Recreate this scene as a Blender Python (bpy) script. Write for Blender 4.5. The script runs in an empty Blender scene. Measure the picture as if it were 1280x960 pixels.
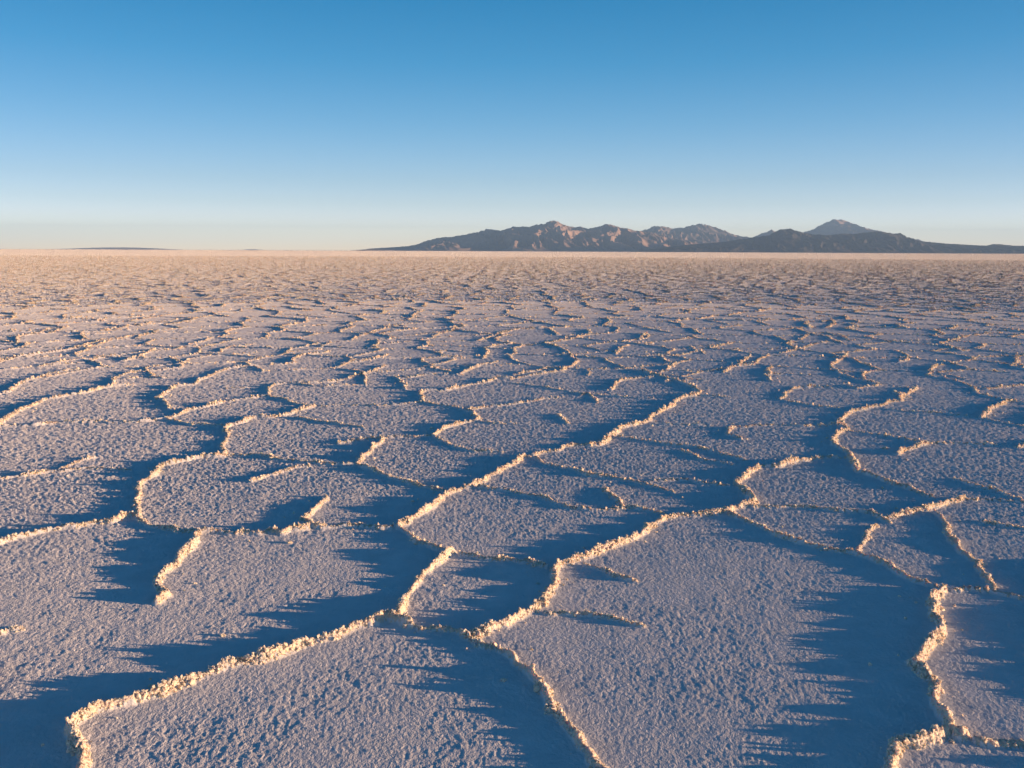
import bpy, math, random
import numpy as np

# ------------------------------------------------------------------ camera, world, sun, exposure
scene = bpy.context.scene
C = scene.collection
F = 995.0                                    # focal length in photo pixels (1280 wide)
CAM_H = 1.6
PITCH = math.atan(166.0 / F)
ROLL = math.radians(0.27)
SUN_EL = math.radians(4.9)
SUN_AZ = math.radians(97.5)                  # clockwise from the view direction (+Y)

cam_d = bpy.data.cameras.new('camera')
cam = bpy.data.objects.new('camera', cam_d)
C.objects.link(cam)
cam_d.sensor_width = 36.0
cam_d.lens = 36.0 * F / 1280.0
cam_d.clip_start = 0.05
cam_d.clip_end = 300000.0
cam.location = (0, 0, CAM_H)
from mathutils import Matrix, Vector
Rm = Matrix.Rotation(math.pi / 2 - PITCH, 3, 'X') @ Matrix.Rotation(ROLL, 3, 'Z')
cam.rotation_euler = Rm.to_euler()
scene.camera = cam

world = bpy.data.worlds.new('World')
scene.world = world
world.use_nodes = True
nt = world.node_tree
bg = nt.nodes['Background']
sky = nt.nodes.new('ShaderNodeTexSky')
sky.sky_type = 'NISHITA'
sky.sun_disc = False
sky.sun_elevation = SUN_EL
sky.sun_rotation = SUN_AZ
sky.altitude = 3600
sky.air_density = 1.0
sky.dust_density = 0.3
sky.ozone_density = 1.5
# the photographed sky changes little from left to right: widen the sky's azimuth pattern
tc = nt.nodes.new('ShaderNodeTexCoord')
az_m = nt.nodes.new('ShaderNodeMapping'); az_m.inputs['Scale'].default_value = (0.55, 1, 1)
nmz = nt.nodes.new('ShaderNodeVectorMath'); nmz.operation = 'NORMALIZE'
nt.links.new(tc.outputs['Generated'], az_m.inputs['Vector']); nt.links.new(az_m.outputs[0], nmz.inputs[0])
nt.links.new(nmz.outputs[0], sky.inputs['Vector'])
# the photograph's grade of the clear evening sky, by height above the horizon
sz_ = nt.nodes.new('ShaderNodeSeparateXYZ'); nt.links.new(tc.outputs['Generated'], sz_.inputs[0])
rp = nt.nodes.new('ShaderNodeValToRGB'); nt.links.new(sz_.outputs['Z'], rp.inputs[0])
rp.color_ramp.interpolation = 'LINEAR'
stops = [(0.0, (0.190, 0.160, 0.194)), (0.0107, (0.187, 0.158, 0.190)), (0.025, (0.195, 0.160, 0.176)), (0.0398, (0.163, 0.134, 0.150)), (0.056, (0.131, 0.113, 0.122)), (0.0826, (0.104, 0.1000, 0.108)),
         (0.1471, (0.0605, 0.093, 0.108)), (0.2152, (0.0235, 0.0856, 0.108)), (0.278, (0.008, 0.079, 0.105)), (0.36, (0.003, 0.054, 0.072)), (0.6, (0.002, 0.046, 0.066)), (1.0, (0.002, 0.044, 0.064))]
els = rp.color_ramp.elements
while len(els) < len(stops): els.new(0.5)
for e_, (p_, c_) in zip(els, stops):
    e_.position = p_; e_.color = (c_[0] * 5, c_[1] * 5, c_[2] * 5, 1)
vm = nt.nodes.new('ShaderNodeVectorMath'); vm.operation = 'MULTIPLY'
nt.links.new(sky.outputs[0], vm.inputs[0]); nt.links.new(rp.outputs[0], vm.inputs[1])
nt.links.new(vm.outputs[0], bg.inputs[0])
bg.inputs[1].default_value = 0.19

sd = bpy.data.lights.new('sun', 'SUN')
sd.energy = 5.0
sd.angle = math.radians(0.5)
sd.color = (1.0, 0.57, 0.31)
sun = bpy.data.objects.new('sun', sd)
C.objects.link(sun)
S = Vector((math.sin(SUN_AZ) * math.cos(SUN_EL), math.cos(SUN_AZ) * math.cos(SUN_EL), math.sin(SUN_EL)))
sun.rotation_euler = S.to_track_quat('Z', 'Y').to_euler()
sun.location = (30, -5, 20)

vs = scene.view_settings
vs.view_transform = 'Standard'
vs.look = 'None'
vs.gamma = 1.0
vs.use_curve_mapping = False
vs.exposure = 1.46

rng = np.random.default_rng(11)
random.seed(4)
Rn = np.array(Rm)

# ------------------------------------------------------------------ helpers
def tag(o, label=None, cat=None, group=None, kind=None):
    if label: o['label'] = label
    if cat: o['category'] = cat
    if group: o['group'] = group
    if kind: o['kind'] = kind
    return o

def unproject(px, z=0.0):
    """photo pixels -> points on the salt surface"""
    px = np.asarray(px, float)
    d = np.stack([(px[:, 0] - 640.0) / F, -(px[:, 1] - 480.0) / F, -np.ones(len(px))], 1) @ Rn.T
    t = (z - CAM_H) / d[:, 2]
    return d[:, :2] * t[:, None]

def project_y(x, y):
    """photo pixel coordinates of a point on the ground"""
    p = np.stack([x, y, np.full_like(x, -CAM_H)], -1) @ Rn
    zz = np.minimum(p[..., 2], -1e-3)
    return 640 + F * p[..., 0] / -zz, 480 - F * p[..., 1] / -zz, p[..., 2] < -0.05

def _hash(ix, iy, s):
    h = (ix.astype(np.uint32) * np.uint32(374761393) + iy.astype(np.uint32) * np.uint32(668265263) + np.uint32(s * 362437 + 7))
    h ^= h >> np.uint32(13)
    h *= np.uint32(1274126177)
    h ^= h >> np.uint32(16)
    return h

def rnd(ix, iy, s):
    return (_hash(ix, iy, s) & np.uint32(0xffff)).astype(np.float32) / 65535.0

def noise(x, y, s=0):
    """gradient noise, about -1..1"""
    x0 = np.floor(x); y0 = np.floor(y)
    fx = (x - x0).astype(np.float32); fy = (y - y0).astype(np.float32)
    ix = x0.astype(np.int64); iy = y0.astype(np.int64)
    u = fx * fx * fx * (fx * (fx * 6 - 15) + 10); v = fy * fy * fy * (fy * (fy * 6 - 15) + 10)
    def g(dx, dy):
        a = rnd(ix + dx, iy + dy, s) * np.float32(2 * math.pi)
        return np.cos(a) * (fx - dx) + np.sin(a) * (fy - dy)
    a = g(0, 0); b = g(1, 0); c = g(0, 1); d = g(1, 1)
    return 1.5 * ((a + (b - a) * u) * (1 - v) + (c + (d - c) * u) * v)

def make_mesh(name, co, quads, mat, smooth=True, link=True):
    me = bpy.data.meshes.new(name)
    n = len(quads); k = quads.shape[1]
    me.vertices.add(len(co)); me.vertices.foreach_set('co', np.ascontiguousarray(co, np.float32).ravel())
    me.loops.add(n * k); me.loops.foreach_set('vertex_index', np.ascontiguousarray(quads, np.int32).ravel())
    me.polygons.add(n)
    me.polygons.foreach_set('loop_start', np.arange(0, n * k, k, dtype=np.int32))
    me.polygons.foreach_set('use_smooth', np.broadcast_to(np.asarray(smooth, dtype=bool), (n,)).copy())
    me.update(calc_edges=True)
    me.materials.append(mat)
    o = bpy.data.objects.new(name, me)
    if link: C.objects.link(o)
    return o

def compact(co, quads):
    used = np.zeros(len(co), bool); used[quads.ravel()] = True
    idx = np.cumsum(used) - 1
    return co[used], idx[quads]

# ------------------------------------------------------------------ materials
def nodes_of(name):
    m = bpy.data.materials.new(name); m.use_nodes = True
    return m, m.node_tree.nodes, m.node_tree.links, m.node_tree.nodes['Principled BSDF']

def ntex(n, l, scale, detail=2, rough=0.5, coord=None, dist=0.0):
    t = n.new('ShaderNodeTexNoise'); t.inputs['Scale'].default_value = scale
    t.inputs['Detail'].default_value = detail; t.inputs['Roughness'].default_value = rough
    t.inputs['Distortion'].default_value = dist
    l.new(coord, t.inputs['Vector'])
    return t.outputs['Fac']

def ramp(n, l, src, stops):
    r = n.new('ShaderNodeValToRGB'); l.new(src, r.inputs[0])
    e = r.color_ramp.elements
    while len(e) < len(stops): e.new(0.5)
    for k, (p, c) in enumerate(stops):
        e[k].position = p; e[k].color = (*c, 1)
    return r.outputs[0]

def salt_material(name, c0, c1, grain, amp, far=0, facet=0):
    m = bpy.data.materials.new(name); m.use_nodes = True
    n, l = m.node_tree.nodes, m.node_tree.links
    if facet:                                               # translucent salt crystals
        b = n['Principled BSDF']
        b.inputs['Subsurface Weight'].default_value = 0.7
        b.inputs['Subsurface Radius'].default_value = (0.016, 0.011, 0.007)
        b.inputs['Subsurface Scale'].default_value = 1.0
        b.inputs['Specular IOR Level'].default_value = 0.2
    else:
        n.remove(n['Principled BSDF'])
        b = n.new('ShaderNodeBsdfDiffuse')                  # dry, matte salt
        l.new(b.outputs[0], n['Material Output'].inputs['Surface'])
    for owner in (m, getattr(m, 'cycles', None)):
        if hasattr(owner, 'use_bump_map_correction'):
            owner.use_bump_map_correction = False
            print('bump correction off', owner)
    geo = n.new('ShaderNodeNewGeometry').outputs['Position']
    col = ramp(n, l, ntex(n, l, 9, 3, 0.65, geo), [(0.3, c0), (0.7, c1)])
    l.new(col, b.inputs[0])
    b.inputs["Roughness"].default_value = 0.6
    g1 = ntex(n, l, grain, 2, 0.55, geo, 0.4)
    g2 = ntex(n, l, grain * 3.1, 1, 0.5, geo)
    ad = n.new('ShaderNodeMath'); ad.operation = 'MULTIPLY_ADD'
    l.new(g2, ad.inputs[0]); ad.inputs[1].default_value = 0.35; l.new(g1, ad.inputs[2])
    bp = n.new('ShaderNodeBump'); bp.inputs['Strength'].default_value = 1.0
    bp.inputs['Distance'].default_value = amp
    l.new(ad.outputs[0], bp.inputs['Height']); l.new(bp.outputs[0], b.inputs['Normal'])
    if far or facet:
        # facets too small to model: scattered crystal normals, coarser crust farther out
        fn = n.new('ShaderNodeTexNoise'); fn.inputs['Scale'].default_value = 70 if far else 130; fn.inputs['Detail'].default_value = 0
        l.new(geo, fn.inputs['Vector'])
        sb = n.new('ShaderNodeVectorMath'); sb.operation = 'SUBTRACT'; l.new(fn.outputs['Color'], sb.inputs[0]); sb.inputs[1].default_value = (.5, .5, .5)
        sp = n.new('ShaderNodeVectorMath'); sp.operation = 'LENGTH'; l.new(geo, sp.inputs[0])
        fc = n.new('ShaderNodeFloatCurve'); mr = n.new('ShaderNodeMapRange'); l.new(sp.outputs['Value'], mr.inputs[0])
        mr.inputs[1].default_value = 0; mr.inputs[2].default_value = 200; l.new(mr.outputs[0], fc.inputs['Value'])
        cu = fc.mapping.curves[0]; cu.points[0].location = (0, 0); cu.points[1].location = (1, 1)
        for q in ((0.03, 0.004), (0.08, 0.025), (0.2, 0.34), (0.5, 0.9)): cu.points.new(*q)
        fc.mapping.update()
        ml = n.new('ShaderNodeMath'); ml.operation = 'MULTIPLY'; l.new(fc.outputs[0], ml.inputs[0]); ml.inputs[1].default_value = far
        fl = n.new('ShaderNodeVectorMath'); fl.operation = 'MULTIPLY'; l.new(sb.outputs[0], fl.inputs[0]); fl.inputs[1].default_value = (1, 0.3, 0) if far else (1, 0.5, 0.15)
        sc = n.new('ShaderNodeVectorMath'); sc.operation = 'SCALE'; l.new(fl.outputs[0], sc.inputs[0]); l.new(ml.outputs[0], sc.inputs['Scale'])
        if facet:
            ml.operation = 'MULTIPLY_ADD'; ml.inputs[1].default_value = 55; ml.inputs[2].default_value = facet
        ad2 = n.new('ShaderNodeVectorMath'); ad2.operation = 'ADD'; l.new(bp.outputs[0], ad2.inputs[0]); l.new(sc.outputs[0], ad2.inputs[1])
        nm = n.new('ShaderNodeVectorMath'); nm.operation = 'NORMALIZE'; l.new(ad2.outputs[0], nm.inputs[0])
        l.new(nm.outputs[0], b.inputs['Normal'])
    return m

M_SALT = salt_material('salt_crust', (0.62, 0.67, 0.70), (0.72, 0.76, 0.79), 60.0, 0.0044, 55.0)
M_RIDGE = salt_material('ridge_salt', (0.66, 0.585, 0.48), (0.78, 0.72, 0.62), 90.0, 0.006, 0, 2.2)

def rock_material(name, c0, c1, scale):
    m, n, l, b = nodes_of(name)
    geo = n.new('ShaderNodeNewGeometry').outputs['Position']
    col = ramp(n, l, ntex(n, l, scale, 6, 0.6, geo), [(0.35, c0), (0.65, c1)])
    l.new(col, b.inputs['Base Color']); b.inputs['Roughness'].default_value = 0.95
    b.inputs['Specular IOR Level'].default_value = 0.05
    return m
M_ROCK_A = rock_material('tan_mountain_rock', (0.19, 0.165, 0.155), (0.34, 0.275, 0.245), 0.0015)
M_ROCK_B = rock_material('grey_mountain_rock', (0.19, 0.17, 0.16), (0.31, 0.26, 0.235), 0.001)
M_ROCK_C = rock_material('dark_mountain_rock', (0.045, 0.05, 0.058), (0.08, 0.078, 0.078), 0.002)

# ------------------------------------------------------------------ ridge lines (height in m, photo points)
RIDGES = [
 (.055, [(105,975),(104,940),(98,925),(88,912),(95,903),(110,895),(130,885),(148,882),(170,877),(195,869),(215,861),(228,857),(240,850),(262,842),(280,834),(300,831),(320,826),(345,820),(362,815),(380,806),(395,800),(410,797),(430,793),(445,789),(460,784),(475,777),(485,773),(498,776),(512,781)]),
 (.045, [(497,770),(500,757),(508,744),(515,734),(525,723),(545,705),(562,692)]),
 (.018, [(510,783),(527,787),(552,791),(575,793),(592,797)]),
 (.050, [(592,797),(605,791),(620,784),(640,778),(655,771),(672,766),(680,757),(686,743),(690,728),(693,718),(702,711),(715,706),(728,698),(735,696),(748,692),(758,688),(775,680),(790,675),(805,666),(818,658),(832,649),(842,646)]),
 (.026, [(842,646),(855,645),(875,645),(892,643),(908,641)]),
 (.034, [(592,797),(605,806),(618,814),(630,820),(640,823),(652,832),(668,840),(680,852),(688,865),(692,878),(694,890),(702,903),(716,916),(728,933),(742,948),(755,962),(770,985)]),
 (.042, [(1176,737),(1175,745),(1165,755),(1160,765),(1163,775),(1170,790),(1168,805),(1163,812),(1150,820),(1138,830),(1150,840),(1160,850),(1168,862),(1165,875),(1172,892),(1180,905),(1190,915),(1200,920)]),
 (.052, [(1185,912),(1175,917),(1162,925),(1148,928),(1135,930),(1122,934),(1118,948),(1113,965),(1100,990)]),
 (.013, [(1200,920),(1215,925),(1240,930),(1262,934),(1300,938)]),
 (.022, [(1198,736),(1215,737),(1235,740),(1260,746),(1300,753)]),
 (.009, [(1176,737),(1198,738)]),
 (.020, [(1237,739),(1230,722),(1225,708),(1212,697),(1198,688),(1190,675),(1182,660),(1175,648),(1167,641)]),
 (.030, [(908,641),(920,647),(935,655),(950,661),(975,670),(992,677),(1010,681),(1027,685),(1045,690),(1065,692),(1080,697),(1095,704),(1110,711),(1125,720),(1145,728),(1168,734)]),
 (.012, [(1063,691),(1080,677),(1090,667),(1097,659)]),
 (.014, [(912,634),(945,634),(980,634),(1010,635),(1030,636),(1045,640),(1070,641),(1090,642),(1100,648),(1108,654)]),
 (.035, [(1100,648),(1115,647),(1135,644),(1150,638),(1165,636),(1180,632),(1190,627),(1203,623)]),
 (.014, [(1195,600),(1215,607),(1240,614),(1260,621),(1300,630)]),
 (.009, [(1230,653),(1250,656),(1300,662)]),
 (.009, [(1205,625),(1245,627),(1290,629)]),
 (.040, [(1170,624),(1150,616),(1135,611),(1120,607),(1105,601),(1090,595),(1075,590),(1068,582),(1063,572),(1055,563),(1045,557),(1042,550),(1045,543),(1055,538)]),
 (.045, [(1058,536),(1048,533),(1035,530)]),
 (.045, [(1058,538),(1052,528),(1057,520),(1066,515),(1080,512),(1095,508),(1110,504),(1125,501),(1128,496),(1137,490),(1146,485)]),
 (.030, [(1117,491),(1127,497)]),
 (.046, [(908,641),(914,636),(925,634),(937,632),(942,629),(935,620),(928,612),(920,606),(925,600),(935,594),(945,588),(955,584),(968,585)]),
 (.035, [(968,585),(976,582),(988,580),(1000,577),(1015,574),(1030,571),(1050,573)]),
 (.017, [(1060,540),(1080,541),(1100,544),(1120,548),(1140,552),(1160,554)]),
 (.035, [(1122,569),(1130,564),(1145,560),(1157,554)]),
 (.008, [(1160,554),(1185,555),(1210,555),(1240,556)]),
 (.042, [(1270,560),(1280,556),(1300,552)]),
 (.045, [(496,661),(510,655),(525,645),(540,635),(550,625),(560,617),(575,612),(590,610),(600,603),(615,594),(630,586),(645,578),(657,572)]),
 (.025, [(657,572),(668,571)]),
 (.046, [(667,571),(680,566),(695,564),(705,559),(720,557),(735,558),(750,556),(762,550),(768,543),(775,536),(785,533),(800,530),(812,525),(818,518),(830,513),(842,506),(845,500),(855,497),(868,495),(873,490),(868,484),(855,480),(840,475),(825,470),(812,468),(803,463)]),
 (.020, [(667,573),(685,580),(700,584),(715,588),(730,593),(750,596),(775,599),(790,600),(800,604),(820,611),(842,617)]),
 (.012, [(815,602),(835,600),(860,600),(880,604),(915,608)]),
 (.018, [(775,547),(800,550),(820,554),(845,557),(870,559),(890,564),(910,570),(928,575)]),
 (.013, [(850,563),(865,569),(880,575),(895,578),(915,582)]),
 (.017, [(600,610),(620,613),(640,615),(660,618),(680,622),(695,628),(715,636)]),
 (.013, [(715,636),(740,638),(765,637),(790,636),(810,639),(832,644)]),
 (.021, [(759,612),(761,617),(766,624),(777,634)]),
 (.025, [(496,661),(505,668),(520,676),(535,683),(550,690),(562,692)]),
 (.011, [(568,694),(600,697),(640,701),(655,704),(672,708),(692,712)]),
 (.010, [(735,708),(755,713),(775,720),(792,726)]),
 (.012, [(682,766),(700,768),(720,771),(745,773),(765,774),(785,779),(803,783)]),
 (.034, [(198,757),(212,745),(200,731),(203,720),(212,710),(220,700),(235,687),(245,678),(250,668),(260,665),(270,666),(285,669),(300,668),(320,669),(335,666),(350,667),(365,664),(380,662),(390,658)]),
 (.022, [(390,659),(410,661),(430,659),(455,659),(475,662),(496,661)]),
 (.027, [(389,657),(383,649),(392,640),(400,630),(410,621)]),
 (.012, [(315,602),(330,597),(345,592),(365,586),(388,583)]),
 (.020, [(285,570),(300,570),(320,569),(335,572),(350,575),(375,577),(395,579),(410,580),(430,582),(448,581)]),
 (.035, [(448,581),(455,571),(465,563),(472,556),(478,549)]),
 (.020, [(425,555),(445,551),(460,549),(478,548)]),
 (.013, [(478,548),(495,546),(510,546),(530,546),(543,545)]),
 (.020, [(448,581),(460,587),(475,593),(495,599),(515,605),(535,611),(552,615)]),
 (.015, [(543,545),(550,551),(560,557),(575,561),(590,564),(625,566)]),
 (.036, [(543,545),(552,537),(565,533),(580,529),(592,526),(598,524),(590,517),(582,513)]),
 (.009, [(598,526),(615,529),(645,530)]),
 (.022, [(582,513),(600,510),(620,508),(640,506),(660,503),(680,499),(702,498)]),
 (.015, [(527,503),(545,506),(565,509),(582,513)]),
 (.036, [(527,503),(526,492),(532,489),(550,489),(570,486),(590,481),(610,477),(622,473),(640,474),(660,470),(680,467),(700,464),(715,458),(722,452),(715,447),(710,440),(700,435),(685,431),(679,429)]),
 (.012, [(640,479),(673,483),(700,488),(725,492),(740,494),(770,496),(815,499)]),
 (.018, [(725,495),(735,491),(748,504)]),
 (.030, [(494,471),(503,477),(508,487)]),
 (.019, [(494,471),(510,472),(530,469),(545,468),(578,469)]),
 (.033, [(575,468),(590,460),(605,456),(622,452)]),
 (.031, [(336,496),(335,486),(345,481),(360,479),(390,479),(410,478),(430,475),(445,470),(460,467),(470,462),(482,457)]),
 (.018, [(336,496),(350,498),(365,503),(388,509)]),
 (.015, [(395,508),(420,507),(445,507),(475,508),(500,506),(515,504),(527,503)]),
 (.037, [(280,570),(279,560),(282,550),(284,540),(284,534),(290,532),(305,527),(318,522),(335,522),(355,520),(370,514),(385,510),(395,508)]),
 (.013, [(370,522),(385,524),(400,527),(420,530),(440,532),(455,535)]),
 (.037, [(172,646),(174,630),(172,618),(174,608),(182,600),(195,594),(200,588),(202,583),(215,580),(235,576),(255,571),(268,571),(285,570)]),
 (.037, [(-25,692),(0,682),(15,675),(35,670),(60,664),(85,661),(95,660),(110,656),(135,655),(150,648),(163,644),(175,646)]),
 (.022, [(168,645),(180,652),(195,658),(210,661),(222,665)]),
 (.007, [(222,665),(250,663)]),
 (.021, [(-25,602),(0,599),(20,596),(40,594),(60,591),(75,590),(90,588),(110,587)]),
 (.011, [(110,587),(130,588),(162,588)]),
 (.010, [(75,588),(85,583),(100,578),(115,573)]),
 (.014, [(-25,800),(0,796),(10,792),(28,790)]),
 (.020, [(-20,534),(0,533),(20,533),(40,532),(60,530),(85,528),(110,528),(150,529),(170,528),(190,526),(208,525)]),
 (.036, [(-10,538),(0,530),(10,523),(20,516),(35,509),(55,501),(80,495),(105,492),(125,486),(145,483),(165,482)]),
 (.025, [(142,483),(141,477),(150,470),(162,466),(180,465),(205,462),(225,460),(232,452),(240,448),(255,446),(290,444),(320,441)]),
 (.027, [(205,525),(220,520),(235,513),(255,509),(275,504),(295,500),(320,497),(335,495)]),
 (.012, [(205,525),(225,528),(245,532),(278,533)]),
 (.030, [(-20,494),(0,492),(14,490),(20,483),(30,477),(45,473),(65,467),(85,463),(98,463)]),
 (.031, [(213,512),(207,505),(200,498),(208,490),(218,483),(240,482),(250,475),(265,470),(275,465),(285,461),(300,459),(320,457),(350,456),(368,454),(365,449),(375,445),(400,442),(412,440)]),
 (.010, [(285,486),(310,485)]),
 (.015, [(358,441),(375,439),(400,437)]),
 (.020, [(425,455),(450,452),(470,448),(485,443)]),
 (.026, [(440,425),(450,420),(465,416),(480,411),(500,407),(507,408)]),
 (.015, [(400,434),(415,428),(435,427)]),
 (.015, [(470,429),(485,430),(512,427)]),
 (.026, [(540,421),(550,417),(565,414),(568,409),(582,407)]),
 (.014, [(540,442),(560,438),(580,440)]),
 (.021, [(530,458),(550,455),(570,449),(590,449)]),
 (.027, [(605,448),(610,440),(605,435),(620,432),(642,430)]),
 (.020, [(595,427),(610,422),(625,418),(642,412),(660,412),(680,409)]),
 (.030, [(-20,455),(0,450),(25,445),(60,441),(85,437),(105,432),(125,426),(150,423),(170,419),(187,417)]),
 (.016, [(45,459),(60,455),(85,451),(130,448)]),
 (.025, [(150,452),(170,447),(190,438),(220,435),(247,433)]),
 (.026, [(20,431),(22,421),(40,418),(60,417),(75,412),(85,408)]),
 (.015, [(80,420),(110,418),(140,417)]),
 (.021, [(145,412),(160,408),(190,403),(220,400),(250,397),(270,394)]),
 (.021, [(235,431),(250,428),(267,422)]),
 (.021, [(272,441),(285,434),(320,430)]),
 (.026, [(764,488),(769,479),(780,475),(800,473),(817,471)]),
 (.010, [(694,519),(711,530)]),
 (.009, [(873,495),(890,496),(912,497)]),
 (.014, [(800,463),(815,464),(850,464),(880,465),(905,465)]),
 (.034, [(905,466),(911,460),(920,458),(930,450),(937,446)]),
 (.030, [(925,550),(911,545),(912,536),(919,534)]),
 (.015, [(926,534),(945,532),(960,532),(985,532),(1035,533)]),
 (.009, [(830,530),(855,531),(885,532)]),
 (.031, [(974,500),(983,492),(990,487),(1000,485),(1015,484),(1037,485)]),
 (.012, [(975,500),(1000,505),(1020,508),(1052,512)]),
 (.024, [(963,477),(958,469),(968,467)]),
 (.012, [(963,468),(990,468),(1012,469)]),
 (.032, [(1100,482),(1085,478),(1070,474),(1052,469),(1045,463),(1037,458),(1047,452),(1055,447),(1058,442)]),
 (.022, [(1060,481),(1068,486),(1080,484),(1102,482)]),
 (.032, [(1160,470),(1162,463),(1170,458),(1178,456)]),
 (.015, [(1160,470),(1180,473),(1200,478),(1215,484)]),
 (.019, [(1215,485),(1225,493),(1240,497),(1260,501),(1300,507)]),
 (.026, [(1215,485),(1235,487),(1260,484),(1300,478)]),
 (.034, [(1226,523),(1235,515),(1245,508),(1262,502)]),
 (.012, [(1227,523),(1250,528),(1300,537)]),
 (.010, [(1110,512),(1130,514),(1160,516),(1185,517),(1207,520)]),
 (.018, [(1000,425),(1010,418),(1030,416),(1050,419),(1062,426)]),
 (.010, [(1060,425),(1090,425),(1130,428),(1165,430)]),
 (.018, [(975,442),(1000,436),(1020,430),(1047,426)]),
 (.026, [(1175,430),(1190,425),(1210,420),(1235,417),(1252,416)]),
 (.030, [(1175,430),(1190,434),(1201,439),(1213,438)]),
 (.030, [(1124,453),(1135,449)]),
 (.026, [(1030,402),(1040,400),(1043,405),(1032,410)]),
 (.030, [(1290,444),(1268,446),(1272,452),(1262,458),(1290,463)]),
 (.030, [(770,443),(778,434),(787,431)]),
 (.012, [(775,444),(800,446),(820,448)]),
 (.022, [(828,446),(845,445),(865,441),(880,440)]),
 (.016, [(862,434),(880,442)]),
 (.030, [(825,446),(835,453),(845,455),(832,462),(824,466)]),
 (.018, [(862,434),(885,433),(912,431)]),
 (.030, [(798,425),(808,417)]),
 (.030, [(804,431),(816,430)]),
 (.030, [(715,424),(725,421),(738,418),(735,412)]),
 (.014, [(679,429),(690,428),(705,426),(716,424)]),
 (.016, [(785,404),(810,411),(840,416)]),
]

# ------------------------------------------------------------------ the salt flat: polar sheets round the tripod position
def azimuths(fine, full, k2, end2):
    a = [0.0]
    while a[-1] < math.radians(full): a.append(a[-1] + fine)
    while a[-1] < math.radians(end2): a.append(a[-1] + fine * k2)
    while a[-1] < math.pi - math.radians(2): a.append(a[-1] + min(math.radians(1.2), (a[-1] - a[-2]) * 1.06))
    a[-1] = math.pi
    a = np.array(a)
    return np.concatenate([-a[:0:-1], a[:-1]])

def radii(start, steps):
    q = [start]
    for to, k in steps:
        while q[-1] < to: q.append(q[-1] * (1 + k))
    return np.array(q)

def cells(xs, ys, size, seed, jit=0.85):
    """distance to the nearest cell border and a hash of that border"""
    gx = xs / size; gy = ys / size
    cx = np.floor(gx).astype(np.int64); cy = np.floor(gy).astype(np.int64)
    f1 = np.full(gx.shape, 1e9); ax = np.zeros_like(f1); ay = np.zeros_like(f1); ida = np.zeros(gx.shape, np.uint32)
    offs = [(dx, dy) for dx in range(-2, 3) for dy in range(-2, 3) if abs(dx) + abs(dy) < 4]
    def site(dx, dy):
        kx = cx + dx; ky = cy + dy
        return (kx + 0.5 + (rnd(kx, ky, seed) - .5) * jit, ky + 0.5 + (rnd(kx, ky, seed + 1) - .5) * jit, _hash(kx, ky, seed + 2))
    for dx, dy in offs:
        if abs(dx) > 1 or abs(dy) > 1: continue
        px_, py_, idd = site(dx, dy)
        dd = (gx - px_) ** 2 + (gy - py_) ** 2
        m = dd < f1
        f1[m] = dd[m]; ax[m] = px_[m]; ay[m] = py_[m]; ida[m] = idd[m]
    e1 = np.full(gx.shape, 9.0); idb = np.zeros(gx.shape, np.uint32)
    for dx, dy in offs:
        px_, py_, idd = site(dx, dy)
        ex = px_ - ax; ey = py_ - ay; ll = np.hypot(ex, ey)
        d = np.where(idd != ida, (ex * ((ax + px_) / 2 - gx) + ey * ((ay + py_) / 2 - gy)) / np.maximum(ll, 1e-6), 9.0)
        m = d < e1
        e1[m] = d[m]; idb[m] = idd[m]
    pair = (ida ^ idb) * np.uint32(2654435761) >> np.uint32(12)
    return e1 * size, (pair & np.uint32(0xffff)).astype(np.float32) / 65535.0

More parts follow.
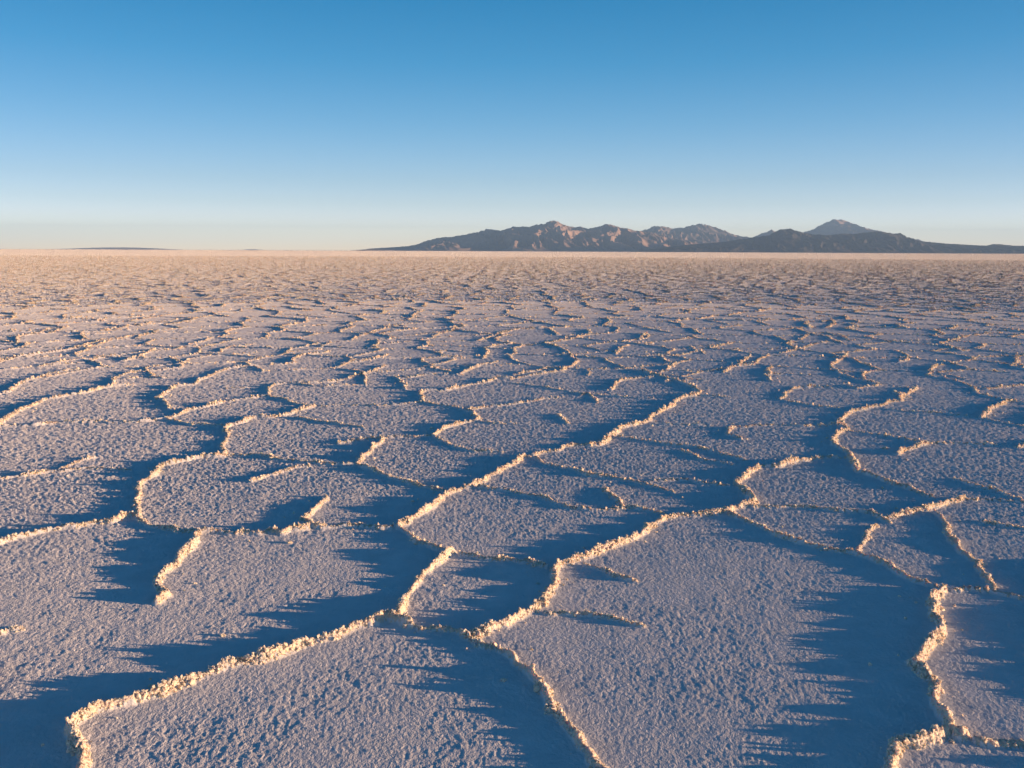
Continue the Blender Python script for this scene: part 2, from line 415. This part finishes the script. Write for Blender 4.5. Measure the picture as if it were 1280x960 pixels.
def sheet(RR, AZ, da, drs, crumb, sink=0.0):
    """heights of one polar sheet -> coordinates, quads, mask of quads on a ridge, and the fields used for rubble"""
    nA, nR = len(AZ), len(RR)
    X = (RR[:, None] * np.sin(AZ)[None, :]); Y = (RR[:, None] * np.cos(AZ)[None, :])
    N = int(np.searchsorted(RR, 420.0))
    x = X[:N]; y = Y[:N]; r = np.broadcast_to(RR[:N, None], x.shape)
    wx = x + 0.030 * noise(x * 4.5, y * 4.5, 1) + 0.011 * noise(x * 14, y * 14, 2) + 0.005 * noise(x * 40, y * 40, 5)
    wy = y + 0.030 * noise(x * 4.5, y * 4.5, 3) + 0.011 * noise(x * 14, y * 14, 4) + 0.005 * noise(x * 40, y * 40, 6)
    D = np.full(x.shape, 9.0, np.float32); A = np.zeros(x.shape, np.float32); best = np.zeros(x.shape, np.float32)
    minw = (np.interp(RR[:N], *drs) * RR[:N] * 0.6).astype(np.float32)[:, None]
    for a, pts in RIDGES:
        a = 0.0112 + 0.47 * a
        P = unproject(pts)
        for p, q in zip(P[:-1], P[1:]):
            mid = (p + q) / 2; rm = np.hypot(*mid); L = np.hypot(*(q - p)) / 2 + 0.24
            i0, i1 = np.searchsorted(RR, [max(rm - L, 0.36), rm + L]); i1 = min(i1, N)
            am = math.atan2(mid[0], mid[1]); dl = math.asin(min(1, L / rm))
            j0, j1 = np.searchsorted(AZ, [am - dl, am + dl])
            if i1 <= i0 or j1 <= j0: continue
            sx = wx[i0:i1, j0:j1]; sy = wy[i0:i1, j0:j1]
            e = q - p; t = np.clip(((sx - p[0]) * e[0] + (sy - p[1]) * e[1]) / (e @ e), 0, 1)
            d = np.hypot(sx - p[0] - t * e[0], sy - p[1] - t * e[1])
            sc = a * np.exp(-d / (0.02 + 0.7 * a))
            m = sc > best[i0:i1, j0:j1]
            best[i0:i1, j0:j1][m] = sc[m]; D[i0:i1, j0:j1][m] = d[m]; A[i0:i1, j0:j1][m] = a
    # polygons where none were traced: irregular closed cells whose borders vary in height
    pxx, pyy, front = project_y(x, y)
    inview = front & (pxx > -14) & (pxx < 1294) & (pyy < 990)
    traced = inview & (pyy > 472 + 14 * noise(x * .7, y * .7, 9))
    half = inview & (pyy > 416)
    ii = np.nonzero(~traced)
    bx = wx[ii] + 0.14 * noise(x[ii] * .9, y[ii] * .9, 21); by = wy[ii] + 0.14 * noise(x[ii] * .9, y[ii] * .9, 22)
    d1, h1 = cells(bx, by, 1.2, 31)
    a1 = (0.016 + 0.021 * np.clip((h1 - .2) / .8, 0, 1) ** 1.3).astype(np.float32)
    a1 = np.where(half[ii], np.minimum(a1, 0.020), a1)
    sc = a1 * np.exp(-d1 / (0.02 + 0.7 * a1))
    m = sc > best[ii]
    DD = D[ii]; AA = A[ii]; DD[m] = d1[m]; AA[m] = a1[m]; D[ii] = DD; A[ii] = AA
    ww = np.maximum(0.010 + 0.34 * A, minw)
    hh = A * np.clip(1 - (D / ww) ** 1.35, 0, 1)
    big = noise(x * 3.1, y * 3.1, 42)
    crest = 0.84 + 0.60 * big + 0.55 * noise(x * 10, y * 10, 41) + 0.25 * noise(x * 27, y * 27, 43)
    hh = hh * np.clip(crest, 0.25 + 0.4 * np.clip(1 - (A - .014) / .02, 0, 1) + 0.25 * np.clip((r - 8) / 10, 0, 1), 1.9) * np.interp(r, [70, 160, 300], [1, 0.7, 0.15])
    lump = np.clip(1 - D / (ww * 1.3), 0, 1)
    fade = np.clip(1 - (r - 8) / 14, 0, 1)
    hh = hh + lump * (0.006 + A) * fade * (0.24 * np.abs(noise(x * 42, y * 42, 44)) + 0.26 * noise(x * 95, y * 95, 45) * np.clip(1 - (r - 3) / 4, 0, 1))
    hh += 0.09 * A * np.exp(-D / 0.10)                                    # plates curl up towards their edges
    hh += 0.0026 * noise(x * 1.3, y * 1.3, 51) + 0.0014 * noise(x * 5, y * 5, 52)
    var = np.clip(0.85 + 0.6 * noise(x * 1.9, y * 1.9, 56), 0.3, 1.5)     # rougher and smoother patches
    g = 0.0011 * noise(x * 40, y * 40, 53) * np.clip(1 - (r - 8) / 8, 0, 1)
    g += 0.0013 * noise(x * 85, y * 85, 54) * np.clip(1 - (r - 3.5) / 4, 0, 1)
    g += 0.0012 * noise(x * 16, y * 16, 55) * np.clip(1 - (r - 14) / 14, 0, 1)
    hh += g * var
    Z = np.zeros(X.shape, np.float32)
    Z[:N] = hh * np.clip((420 - RR[:N]) / 100, 0, 1)[:, None]
    # farther off the crust is resolved only as coarse crumbs
    amp = np.interp(RR, *crumb)
    Z += (amp[:, None] * rng.standard_normal(X.shape)).astype(np.float32) - sink
    co = np.stack([X, Y, Z], -1).reshape(-1, 3)
    i = np.arange(nR - 1)[:, None]; j = np.arange(nA)[None, :]; jn = (j + 1) % nA
    quads = np.stack([i * nA + j, i * nA + jn, (i + 1) * nA + jn, (i + 1) * nA + j], -1)[:, :, ::-1]
    cr = np.zeros((nR - 1, nA), bool)
    M = min(N, nR - 1)
    cr[:M] = ((D < ww * 1.0) & (r < 30))[:M]
    return co, quads, cr, (x, y, r, hh, D, A, ww, RR, AZ)

DA1 = math.radians(0.08); DR1 = 0.003; DA2 = math.radians(0.032)
SPLIT = 26.0
R1 = radii(0.02, [(0.35, 0.5), (1.85, 0.02), (SPLIT, DR1)])
A1 = azimuths(DA1, 40, 2, 62)
R2 = radii(R1[-1], [(300, 0.0055), (3000, 0.012), (90000, 0.1)])
A2 = azimuths(DA2, 36, 4, 50)
print('ground grids', len(R1), len(A1), len(R2), len(A2))
co1, q1, c1, f1 = sheet(R1, A1, DA1, ([0, 100], [DR1, DR1]), ([3.5, 6, 16, 26], [0, 0.0020, 0.0026, 0.002]))
co2, q2, c2, f2 = sheet(R2, A2, DA2, ([0, 300, 301], [.0055, .0055, .012]), ([26, 60, 100, 200, 420, 1500, 4000, 8000], [0.002, 0.0015, 0.001, 0.001, 0.001, 0.001, 0.001, 0.001]))
k = len(A2); co2[:k, 2] -= 0.05; co2[k:2 * k, 2] -= 0.01           # the outer sheet tucks under the inner one
co = np.vstack([co1, co2, [[0, 0, 0]]])
nA = len(A1)
gq = np.vstack([q1[~c1], q2[~c2] + len(co1)]); rq = np.vstack([q1[c1], q2[c2] + len(co1)])
gco, gqq = compact(co, gq)
ground = make_mesh('salt_flat', gco, gqq, M_SALT, np.hypot(gco[gqq[:, 0], 0], gco[gqq[:, 0], 1]) < 26)
tag(ground, 'vast white salt flat of rough polygonal plates reaching the horizon', 'salt flat', kind='structure')
rco, rqq = compact(co, rq)
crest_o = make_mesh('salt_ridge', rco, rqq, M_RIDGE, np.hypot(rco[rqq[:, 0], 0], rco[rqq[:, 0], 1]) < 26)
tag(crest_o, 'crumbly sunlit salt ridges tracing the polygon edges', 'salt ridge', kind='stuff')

# rubble crystals broken off the crests
t_ = (1 + 5 ** .5) / 2
ICO = np.array([(-1, t_, 0), (1, t_, 0), (-1, -t_, 0), (1, -t_, 0), (0, -1, t_), (0, 1, t_), (0, -1, -t_), (0, 1, -t_), (t_, 0, -1), (t_, 0, 1), (-t_, 0, -1), (-t_, 0, 1)], float) / 1.9
ICF = np.array([(0, 11, 5), (0, 5, 1), (0, 1, 7), (0, 7, 10), (0, 10, 11), (1, 5, 9), (5, 11, 4), (11, 10, 2), (10, 7, 6), (7, 1, 8), (3, 9, 4), (3, 4, 2), (3, 2, 6), (3, 6, 8), (3, 8, 9), (4, 9, 5), (2, 4, 11), (6, 2, 10), (8, 6, 7), (9, 8, 1)])

def crystals(px_, py_, pz_, sz):
    n = len(sz)
    V = ICO[None] * (1 + 0.30 * rng.standard_normal((n, 12, 1)))
    V = V * (0.55 + 0.9 * rng.random((n, 1, 3)))
    th = rng.random(n) * 6.283; c, s_ = np.cos(th)[:, None], np.sin(th)[:, None]
    ph = rng.normal(0, .6, n); c2, s2 = np.cos(ph)[:, None], np.sin(ph)[:, None]
    V = np.stack([V[..., 0], V[..., 1] * c2 - V[..., 2] * s2, V[..., 1] * s2 + V[..., 2] * c2], -1)
    V = np.stack([V[..., 0] * c - V[..., 1] * s_, V[..., 0] * s_ + V[..., 1] * c, V[..., 2]], -1)
    return V * sz[:, None, None] + np.stack([px_, py_, pz_ + sz * 0.25], -1)[:, None, :]

def scatter(fields, cell, r0, r1, dens, size):
    x, y, r, hh, D, A, ww, RR, AZ = fields
    clus = np.clip(0.45 + 1.5 * noise(x * 6, y * 6, 61), 0.04, 2.2)
    onr = D < np.minimum(ww * 1.15, 0.012 + 0.6 * A + r * .0006)
    stray = (D < 0.16) & ~onr & (A > 0.02) & (r < 12)
    pr = np.where(onr, r * r * cell * dens(r) * clus * np.clip(A / 0.03, 1.0, 1.3), np.where(stray, r * r * cell * 45, 0))
    ok = (r < r1) & (r > r0) & (np.abs(AZ)[None, :] < math.radians(46))
    pick = np.nonzero(ok & (rng.random(x.shape) < pr))
    a = A[pick]; rp_ = r[pick]; n = len(a)
    sz = size(rp_, rng.random(n), a) * np.where(onr[pick], 1, .8)
    print('crystals', n)
    return crystals(x[pick], y[pick], hh[pick], sz)

V1 = scatter(f1, DR1 * DA1, 1.9, R1[-1], lambda r: 19000 * np.where(r < 6, 1, (6 / r) ** 1.35),
             lambda r, u, a: (0.0019 + 0.0075 * u ** 4) * (0.85 + a / 0.09) * np.clip(r / 5, 1, 9) ** .62)
V2 = scatter(f2, 0.0055 * DA2, R1[-1], 230, lambda r: 2600 * (26 / r) ** 1.2 * np.where(r < 60, 1, (60 / r) ** 2.6),
             lambda r, u, a: (0.009 + 0.012 * u ** 3) * (r / 26) ** .45)
V = np.vstack([V1, V2]); n = len(V)
Fq = (ICF[None] + 12 * np.arange(n)[:, None, None]).reshape(-1, 3)
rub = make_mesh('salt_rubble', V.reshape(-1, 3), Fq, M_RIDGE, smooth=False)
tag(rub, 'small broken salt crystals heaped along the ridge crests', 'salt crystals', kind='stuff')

# ------------------------------------------------------------------ single salt lumps lying on the plates
def lump_mesh(px, size, seed, label, flat=0.7):
    import bmesh
    p = unproject([px])[0]
    bm = bmesh.new(); q = random.Random(seed)
    for k in range(q.randint(4, 6)):
        rad = size * (0.55 if k else 1.0) * q.uniform(.7, 1)
        off = Vector((q.uniform(-1, 1) * size * .9, q.uniform(-1, 1) * size * .6, 0)) if k else Vector()
        ret = bmesh.ops.create_icosphere(bm, subdivisions=2, radius=rad)
        for v in ret['verts']:
            nrm = v.co.normalized()
            v.co *= 1 + 0.25 * math.sin(nrm.x * 5 + seed + k) * math.sin(nrm.y * 6 - k) + q.uniform(-.1, .1)
            v.co.z *= flat; v.co += off; v.co.z += rad * .35
    me = bpy.data.meshes.new('salt_lump'); bm.to_mesh(me); bm.free(); me.materials.append(M_RIDGE)
    o = bpy.data.objects.new('salt_lump', me); C.objects.link(o); o.location = (p[0], p[1], 0.0)
    return tag(o, label, 'salt lump', 'loose salt lumps on the plates')
lump_mesh((278, 795), .011, 1, 'pale salt lump alone in the shade above the long left foreground ridge')
lump_mesh((192, 859), .016, 2, 'cream salt lump beside the near left ridge, nearest the bottom left corner')
lump_mesh((362, 679), .015, 3, 'salt lump on the sunlit plate just below the short middle left ridge')
lump_mesh((612, 698), .017, 4, 'squat salt lump on the plate edge between two shadowed plates near the centre')
lump_mesh((672, 730), .010, 5, 'tiny white salt lump in deep shade left of the central ridge')
lump_mesh((516, 627), .010, 6, 'small salt lump in the shade left of the diagonal middle ridge')
lump_mesh((629, 851), .010, 7, 'yellowish salt lump left of the ridge that descends to the bottom edge')
lump_mesh((540, 536), .020, 8, 'far salt lump in shade at the tip of the middle distance plate')
lump_mesh((1107, 561), .020, 9, 'far salt lump inside the small shaded plate at right')

# ------------------------------------------------------------------ mountains
def mountain(name, label, dist, prof, mat, depth, seed, spur=0.5, nx=700, ny=110, freq=1.0, pw=1.25):
    prof = np.array(prof, float)
    hy = 311 + (prof[:, 0] / 1280) * 6.2 + 0.3
    P = np.stack([(prof[:, 0] - 640) / F, -(prof[:, 1] - 480) / F, -np.ones(len(prof))], 1) @ Rn.T
    P *= (dist / P[:, 1])[:, None]
    Xp = P[:, 0]; Hp = np.maximum(P[:, 2] + CAM_H, 0)
    xs = np.linspace(Xp[0], Xp[-1], nx); vsn = np.linspace(-1, 1, ny)
    H = np.interp(xs, Xp, Hp); mx = H.max()
    U, Vv = np.meshgrid(xs, vsn)
    k = freq / mx
    # the crest line wanders in depth; spurs run down from it
    c0 = 0.22 * noise(xs * k * .5, xs * 0 + seed, seed)
    T = np.clip(1 - np.abs(Vv - c0[None]) / (1 - np.abs(c0[None])), 0, 1)
    Yd = Vv * depth
    wu = U + 0.35 * mx * noise(U * k * .8, Yd * k * .8, seed + 5)
    rid = 1 - np.abs(noise(wu * k * 1.6, Yd * k * .55, seed + 1)) * 1.6
    rid2 = 1 - np.abs(noise(wu * k * 3.7, Yd * k * 1.5, seed + 2)) * 1.6
    rid3 = noise(wu * k * 9, Yd * k * 5, seed + 3)
    body = T ** pw
    side = 4 * T * (1 - T)
    Hh = H[None] * (body + spur * side * (0.42 * rid + 0.22 * rid2 + 0.05 * rid3 - 0.25))
    Hh += H[None] * 0.035 * rid3 * T
    Hh = np.minimum(Hh, H[None] * (1.0 + 0.02 * rid3))
    Hh = np.maximum(Hh, 0) - 2.0
    scale = (dist + Yd) / dist if False else 1
    co = np.stack([U, dist + Yd, Hh], -1).reshape(-1, 3)
    i = np.arange(ny - 1)[:, None]; j = np.arange(nx - 1)[None]
    q = np.stack([i * nx + j, i * nx + j + 1, (i + 1) * nx + j + 1, (i + 1) * nx + j], -1).reshape(-1, 4)
    o = make_mesh(name, co, q, mat, smooth=False)
    return tag(o, label, 'mountain', kind='structure')

mountain('mountain_range', 'long tan desert mountain range with the jagged sunlit central peak', 13500,
 [(455,315),(462,314),(475,310),(490,309),(515,307),(540,299),(548,297),(565,296),(580,293),(595,290),(608,286),(615,286),(625,288),(640,284),(652,283),(662,284),(670,281),(680,280),(688,276),(696,276),(705,281),(715,283),(725,283),(735,286),(748,283),(757,280),(765,281),(775,284),(790,287),(800,289),(815,291),(830,296),(850,300),(870,305),(900,309),(940,315)],
 M_ROCK_A, 2300, 3, 0.75)
mountain('grey_mountain', 'hazy grey mountain with two rounded summits behind the tan range', 16000,
 [(740,315),(760,303),(790,292),(805,287),(815,283),(825,283),(840,286),(855,284),(868,281),(876,279),(885,280),(897,283),(910,290),(925,295),(940,297),(955,292),(965,287),(975,290),(990,297),(1010,305),(1040,315)],
 M_ROCK_B, 2600, 13, 0.6)
mountain('volcano', 'pale distant volcano cone behind the dark right hand hills', 17500,
 [(940,315),(970,302),(990,293),(1005,288),(1015,284),(1025,279),(1037,275),(1048,274),(1055,275),(1063,279),(1080,284),(1095,288),(1110,293),(1140,301),(1170,306),(1200,316)],
 M_ROCK_B, 3000, 23, 0.45)
mountain('dark_hills', 'low hills of dark rock along the right horizon', 11000,
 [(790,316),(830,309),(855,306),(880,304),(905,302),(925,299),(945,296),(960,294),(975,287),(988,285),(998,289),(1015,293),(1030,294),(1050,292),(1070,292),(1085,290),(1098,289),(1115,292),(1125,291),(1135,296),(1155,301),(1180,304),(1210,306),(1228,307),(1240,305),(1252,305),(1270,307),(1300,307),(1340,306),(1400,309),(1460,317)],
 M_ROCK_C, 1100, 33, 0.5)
mountain('far_hill', 'very low far hill on the left horizon', 22000,
 [(80,312),(100,310.3),(130,309.2),(150,309),(175,309.5),(200,310.6),(215,312.5)], M_ROCK_B, 1500, 43, 0.3, 200, 30)
mountain('far_hill', 'tiny flat hill speck on the horizon left of the mountains', 22000,
 [(303,313),(310,311.6),(318,311.4),(326,313)], M_ROCK_B, 900, 53, 0.3, 80, 20)

# ------------------------------------------------------------------ the air
HAZE = 4.9e-5
if HAZE:
    x0, x1, y0, y1, z0, z1 = -24000, 20000, -6000, 24000, -3, 700
    hc = np.array([(x0, y0, z0), (x1, y0, z0), (x1, y1, z0), (x0, y1, z0), (x0, y0, z1), (x1, y0, z1), (x1, y1, z1), (x0, y1, z1)], float)
    hf = np.array([(0, 3, 2, 1), (4, 5, 6, 7), (0, 1, 5, 4), (1, 2, 6, 5), (2, 3, 7, 6), (3, 0, 4, 7)])
    hm = bpy.data.materials.new('haze'); hm.use_nodes = True
    hn = hm.node_tree.nodes; hn.clear()
    ho = hn.new('ShaderNodeOutputMaterial'); pv = hn.new('ShaderNodeVolumePrincipled')
    pv.inputs['Color'].default_value = (0.33, 0.61, 1.0, 1); pv.inputs['Density'].default_value = HAZE
    hm.node_tree.links.new(pv.outputs[0], ho.inputs['Volume'])
    hz = make_mesh('haze', hc, hf, hm, smooth=False)
    tag(hz, 'thin blue haze in the air over the salt flat', 'haze', kind='stuff')
